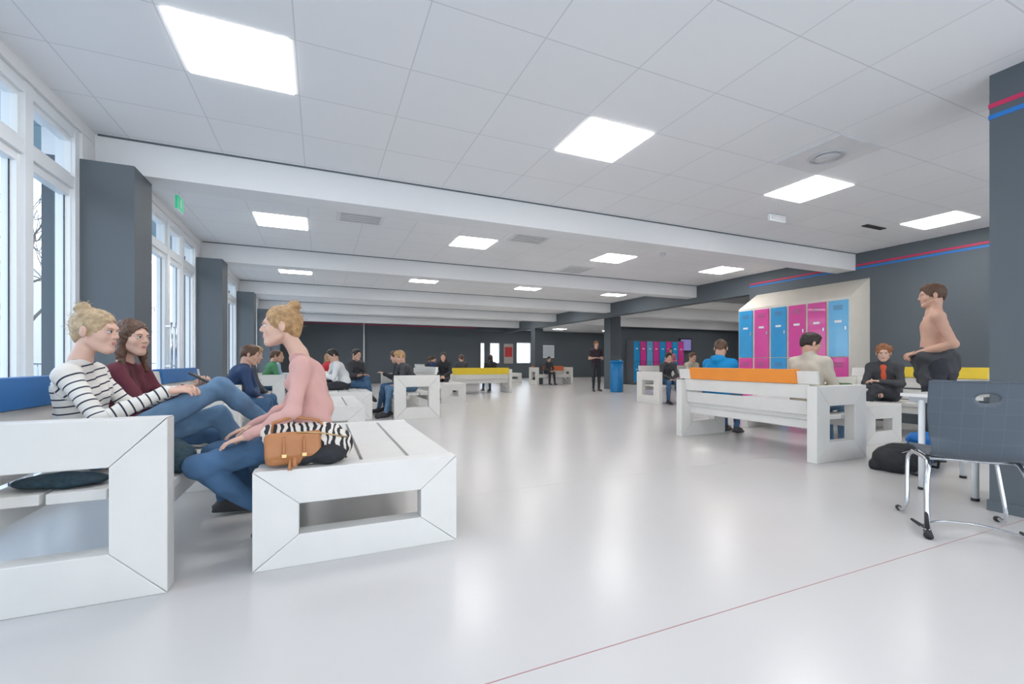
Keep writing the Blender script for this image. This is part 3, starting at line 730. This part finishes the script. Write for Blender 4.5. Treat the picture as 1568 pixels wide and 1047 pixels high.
# ------------------------------------------------------------------ people
jeans=mat_jeans('blue_jeans',(.055,.125,.235)); jeansL=mat_jeans('light_jeans',(.12,.22,.35)); dark_tr=mat('dark_trousers',(.03,.032,.04),.8)
shoe_b=mat('dark_shoes',(.03,.03,.035),.5); shoe_w=mat('white_shoes',(.7,.7,.7),.5)
h_blond=mat('blonde_hair',(.42,.25,.11),.5,bump=.8,bscale=70,var=.5,vscale=45); h_blond2=mat('light_blonde_hair',(.48,.35,.21),.5,bump=.8,bscale=70,var=.45,vscale=45)
h_brown=mat('brown_hair',(.10,.05,.028),.45,bump=.6,bscale=55,var=.3,vscale=30); h_dark=mat('dark_hair',(.022,.015,.012),.45,bump=.5,bscale=50); h_red=mat('auburn_curly_hair',(.28,.11,.04),.5,bump=.6,bscale=50,var=.3,vscale=25)
M_str=mat_stripe('striped_jersey',(.78,.75,.70),(.03,.035,.06),.036,.2)
M_pink=mat('pink_sweatshirt',(.66,.38,.34),.85,bump=.25,bscale=18)
M_mar=mat('maroon_top',(.12,.02,.035),.8,bump=.2)
skin2=mat('skin_light',(.68,.43,.33),.5,var=.05,vscale=9)

figure('woman_in_striped_shirt',dict(pelvis=(-1.02,2.93,.555),mid=(-1.09,2.90,.71),chest=(-1.10,2.87,.865),neck=(-1.085,2.86,1.005),head=(-1.02,2.85,1.15),face=(.93,-.22,-.08),up=(0,0,1),
  sh=[(-1.09,3.01,.945),(-1.08,2.72,.94)],el=[(-.95,3.05,.75),(-.94,2.64,.735)],wr=[(-.72,2.96,.845),(-.715,2.76,.85)],
  hd=[(.9,-.25,.12),(.95,.3,.1)],hip=[(-1.02,3.02,.55),(-1.02,2.85,.55)],kn=[(-.56,3.17,.68),(-.53,3.04,.855)],an=[(-.36,3.22,.29),(-.25,3.2,.555)],toe=[(-.28,3.3,.17),(-.1,3.23,.535)]),
  M_str,jeansL,shoe_b,'bun',h_blond2,skin2,S=.95,vox=.0065,female=True,hn=[(0,-.5,-.8),(0,.3,-1)],curl=(.6,.55),fold=.004)
figure('woman_in_maroon_top',dict(pelvis=(-1.04,3.45,.555),mid=(-1.09,3.43,.71),chest=(-1.10,3.41,.86),neck=(-1.08,3.39,1.0),head=(-1.03,3.345,1.145),face=(.85,-.5,-.05),up=(0.02,0,1),
  sh=[(-1.05,3.54,.94),(-1.08,3.25,.94)],el=[(-.93,3.57,.74),(-.93,3.2,.74)],wr=[(-.74,3.40,.84),(-.73,3.12,.845)],hd=[(.8,-.5,.2),(.9,-.05,.25)],
  hip=[(-1.04,3.54,.55),(-1.04,3.37,.55)],kn=[(-.60,3.56,.53),(-.60,3.42,.53)],an=[(-.55,3.56,.09),(-.58,3.42,.09)],toe=[(-.41,3.58,.08),(-.44,3.43,.08)]),
  M_mar,jeans,shoe_b,'long',h_brown,skin2,S=.94,vox=.007,female=True,hn=[(0,.2,1),(0,.2,1)],curl=(.7,.7),phone=((-.63,3.10,.90),(.5,0,.85)))
figure('woman_in_pink_sweater',dict(pelvis=(-.06,2.77,.575),mid=(-.03,2.77,.74),chest=(-.065,2.77,.90),neck=(-.11,2.77,1.045),head=(-.20,2.765,1.195),face=(-1,-.02,-.02),up=(0,0,1),
  sh=[(-.09,2.62,.975),(-.09,2.92,.975)],el=[(-.125,2.56,.74),(-.16,2.99,.74)],wr=[(-.335,2.60,.625),(-.36,2.92,.63)],hd=[(-.9,.1,-.28),(-.9,-.1,-.28)],
  hip=[(-.09,2.69,.565),(-.09,2.86,.565)],kn=[(-.555,2.63,.485),(-.53,2.88,.50)],an=[(-.19,2.73,.13),(-.22,2.90,.12)],toe=[(-.30,2.72,.05),(-.33,2.91,.06)]),
  M_pink,jeans,shoe_b,'bun',h_blond,skin2,S=.98,vox=.0065,female=True,hn=[(0,0,-1),(0,0,-1)],curl=(.35,.35),torso_r=1.12,fold=.005)

M_hood=mat('blue_hoodie',(.0,.24,.55),.8,bump=.15,bscale=20); M_beige=mat('beige_shirt',(.55,.50,.42),.85,bump=.15); M_dkj=mat('dark_jacket',(.05,.052,.06),.7,bump=.15); M_navy=mat('navy_jacket',(.02,.05,.13),.7,bump=.15)
M_wht=mat('white_shirt',(.72,.72,.72),.8); M_redt=mat('red_shirt',(.6,.04,.05),.8); M_orr=mat('orange_red_shirt',(.75,.12,.05),.8)
figure('man_in_blue_hoodie',pose_sit(4.93,4.42,.45,.35,.15,turn=.3,headdown=.45,arms='phone',S=1.05),M_hood,jeans,shoe_b,'short',h_brown,collar=True,hood=True,lod=1,vox=.009,torso_r=1.12,S=1.02)
figure('man_in_beige_shirt',pose_sit(4.97,3.22,.45,0,.0,turn=-.5,headdown=.3,S=1.07),M_beige,jeansL,shoe_w,'short',h_dark,lod=1,vox=.009,torso_r=1.1,S=1.03,collar=True)
figure('boy_in_dark_jacket',pose_sit(7.3,3.66,.45,math.pi+.25,.12,turn=.2,headdown=.1,legs='cross',arms='lap'),M_dkj,dark_tr,shoe_w,'curly',h_red,skin2,collar=True,lod=0,vox=.009,inner=M_orr,torso_r=1.1)
Jm,Sm=pose_stand(5.66,2.42,math.radians(122),1.80,turn=.1,arms='hold')
figure('shirtless_man',Jm,M_skin,dark_tr,shoe_b,'short',h_brown,M_skin,S=Sm,shirtless=True,lod=0,vox=.008,hn=[(0,-.3,-1),(0,.3,-1)],curl=(.9,.9),torso_r=1.08)
w0,w1=Jm['wr'];e0,e1=Jm['el'];dn=V(0,0,1); cc=(w0+w1)/2; pl=Jm['pelvis']; mf=V(math.cos(math.radians(122)),math.sin(math.radians(122)),0)
sdf_obj('draped_jacket',[([cap(w0-dn*.05,w1-dn*.05,.045,.045),cap(w0-mf*.06-dn*.05,w0-mf*.04-dn*.30,.045,.055),cap(w1-mf*.06-dn*.05,w1-mf*.04-dn*.28,.045,.055),elp(cc-dn*.16-mf*.04,(.09,.09,.14)),
   elp(pl+dn*.09,(.17,.165,.11)),elp(pl-mf*.04+dn*.0,(.15,.15,.14)),cap(pl-mf*.10+dn*.02,pl-mf*.13-dn*.24,.06,.04)],M_dkj,.06,(.009,24))],.008)
Js,Ss=pose_stand(8.62,12.75,math.pi*1.42,1.72); figure('standing_man_in_black',Js,mat('black_shirt',(.035,.02,.03),.8),dark_tr,shoe_b,'short',h_red,S=Ss,sleeve='short',lod=1,vox=.012)
def bg(name,x,y,ang,top,bot,hair,hc,seat=.45,**k):
    figure(name,pose_sit(x,y,seat,ang,**k),top,bot,shoe_b,hair,hc,lod=1,vox=.012)
bg('man_in_navy_jacket',-1.0,6.1,.0,M_navy,jeans,'short',h_brown,lean=.42,headdown=.25)
bg('man_in_grey_jacket',-1.0,6.75,.1,M_dkj,jeans,'short',h_blond,lean=.35,headdown=.3)
bg('man_in_white_shirt',.42,9.0,math.pi+.2,M_wht,dark_tr,'short',h_dark,seat=.475,lean=.35,headdown=.4,arms='phone')
bg('man_in_black_jacket',.62,9.55,-.9,M_dkj,jeans,'short',h_dark,seat=.475,lean=.12,arms='fold',legs='cross')
bg('man_in_black_coat',1.56,9.05,math.pi-.15,M_black,jeans,'short',h_brown,lean=.3,headdown=.3,arms='phone')
bg('seated_boy_on_bench',1.56,8.35,math.pi+.1,M_dkj,jeansL,'short',h_blond,lean=.38,headdown=.4)
bg('girl_in_red_shirt',.1,13.0,.2,M_redt,dark_tr,'long',h_blond,lean=.2)
bg('girl_in_white_shirt',.15,13.6,.0,M_wht,jeans,'long',h_brown,lean=.2)
bg('student_in_green_shirt',-.95,9.8,.1,mat('green_shirt',(.08,.25,.12),.8),jeans,'short',h_brown,lean=.25)
bg('student_in_pale_blue_shirt',-.95,10.5,.1,mat('pale_blue_shirt',(.3,.45,.6),.8),jeans,'long',h_blond,lean=.25)
bg('seated_girl_in_black',3.05,11.7,-1.9,M_black,dark_tr,'long',h_dark,seat=.475,lean=.2)
bg('seated_student_on_yellow_bench',4.2,13.8,math.pi/2,M_dkj,jeans,'short',h_brown,lean=.1)
bg('seated_student_on_yellow_bench_dark_haired',5.2,13.8,math.pi/2,M_black,jeans,'long',h_dark,lean=.1)
bg('seated_student_on_far_bench',4.05,17.6,0,M_navy,jeans,'short',h_dark,lean=.2)
bg('seated_girl_on_far_bench',4.05,18.2,-.3,M_dkj,jeans,'long',h_brown,lean=.2)
bg('seated_student_in_dark_jacket',7.75,8.5,-math.pi/2-.3,M_dkj,jeans,'short',h_dark,lean=.3)
bg('seated_student_in_grey_shirt',8.5,8.5,-math.pi/2,M_beige,jeans,'short',h_brown,lean=.2)
Jp,Sp=pose_stand(13.6,14.6,-2.2,1.6); figure('standing_girl_in_pink',Jp,mat('pink_top',(.6,.2,.3),.8),dark_tr,shoe_b,'long',h_brown,S=Sp,lod=1,vox=.012)
bg('seated_man_on_far_bench',9.3,17.55,-math.pi/2,M_dkj,dark_tr,'short',h_dark,lean=.2)

# ------------------------------------------------------------------ outside
simple('outdoor_ground',(-60,-30,-.4),(XW-.3,70,-.15),mat('paving',(.45,.46,.45),.9))
simple('outdoor_terrace',(-4,-10,-.16),(XW-.3,30,-.03),mat('terrace',(.5,.5,.5),.9))
simple('added_pane_tint_slab',(-2.75,Y0,3.05),(XW-.3,YF,3.2),mat('pane_reflection_blue',(.2,.32,.38),.6))  # added slab; its blue stands in for dark reflections in the upper panes
def tree(x,y,hh):
    mb=MB(); M_b=mat('bark',(.16,.14,.12),.9)
    def br(p,d,l,r,dep):
        e=p+d*l; m=p+d*l*.5+np.random.normal(0,l*.04,3); mb.tube([p,m,e],[r,r*.85,r*.7],M_b,5,False)
        if dep==0: return
        for i in range(3 if dep>1 else 4):
            nd=nz(d+np.random.normal(0,.45,3)+V(0,0,.08)); br(e,nd,l*random.uniform(.62,.82),r*.6,dep-1)
    br(V(x,y,-.15),V(0,0,1),hh*.28,hh*.011,5); mb.make('bare_tree')
tree(-6.5,12.8,6.0); tree(-7.5,16.5,7); tree(-8,9.5,6); tree(-9,22,7)
mb=MB()
for yy in np.arange(0,24,.14): mb.tube([(-4.2,yy,-.1),(-4.2,yy,.95)],.008,M_steel,5)
mb.tube([(-4.2,0,.97),(-4.2,24,.97)],.02,M_steel,8); mb.make('outdoor_railing')
mb=MB(); mb.b2((-30,30,-.2),(-14,42,6),mat('outdoor_facade',(.6,.58,.55),.8)); 
for i in range(5): mb.b2((-29+i*3,29.95,1),(-27+i*3,30,3.5),M_dark)
mb.make('outdoor_building')

# ------------------------------------------------------------------ world, camera
w=bpy.data.worlds.new('World'); bpy.context.scene.world=w; w.use_nodes=True
nt=w.node_tree; bgN=nt.nodes['Background']
tc=nt.nodes.new('ShaderNodeTexCoord'); sx=nt.nodes.new('ShaderNodeSeparateXYZ'); cr=nt.nodes.new('ShaderNodeValToRGB')
nt.links.new(tc.outputs['Generated'],sx.inputs[0]); nt.links.new(sx.outputs[2],cr.inputs[0]); nt.links.new(cr.outputs[0],bgN.inputs[0])
cr.color_ramp.elements[0].color=(.90,.95,1,1); cr.color_ramp.elements[1].color=(.45,.68,1,1)
bgN.inputs[1].default_value=2.7
cam=bpy.data.cameras.new('camera'); co=bpy.data.objects.new('camera',cam); bpy.context.scene.collection.objects.link(co)
co.location=(0,0,1.0); co.rotation_euler=(math.pi/2,0,-math.atan2(300,695))
cam.sensor_width=36; cam.lens=695/1600*36; cam.shift_y=31/1600; cam.clip_start=.05; cam.clip_end=300
bpy.context.scene.camera=co
vs=bpy.context.scene.view_settings; vs.view_transform='Standard'; vs.look='None'; vs.exposure=0.2
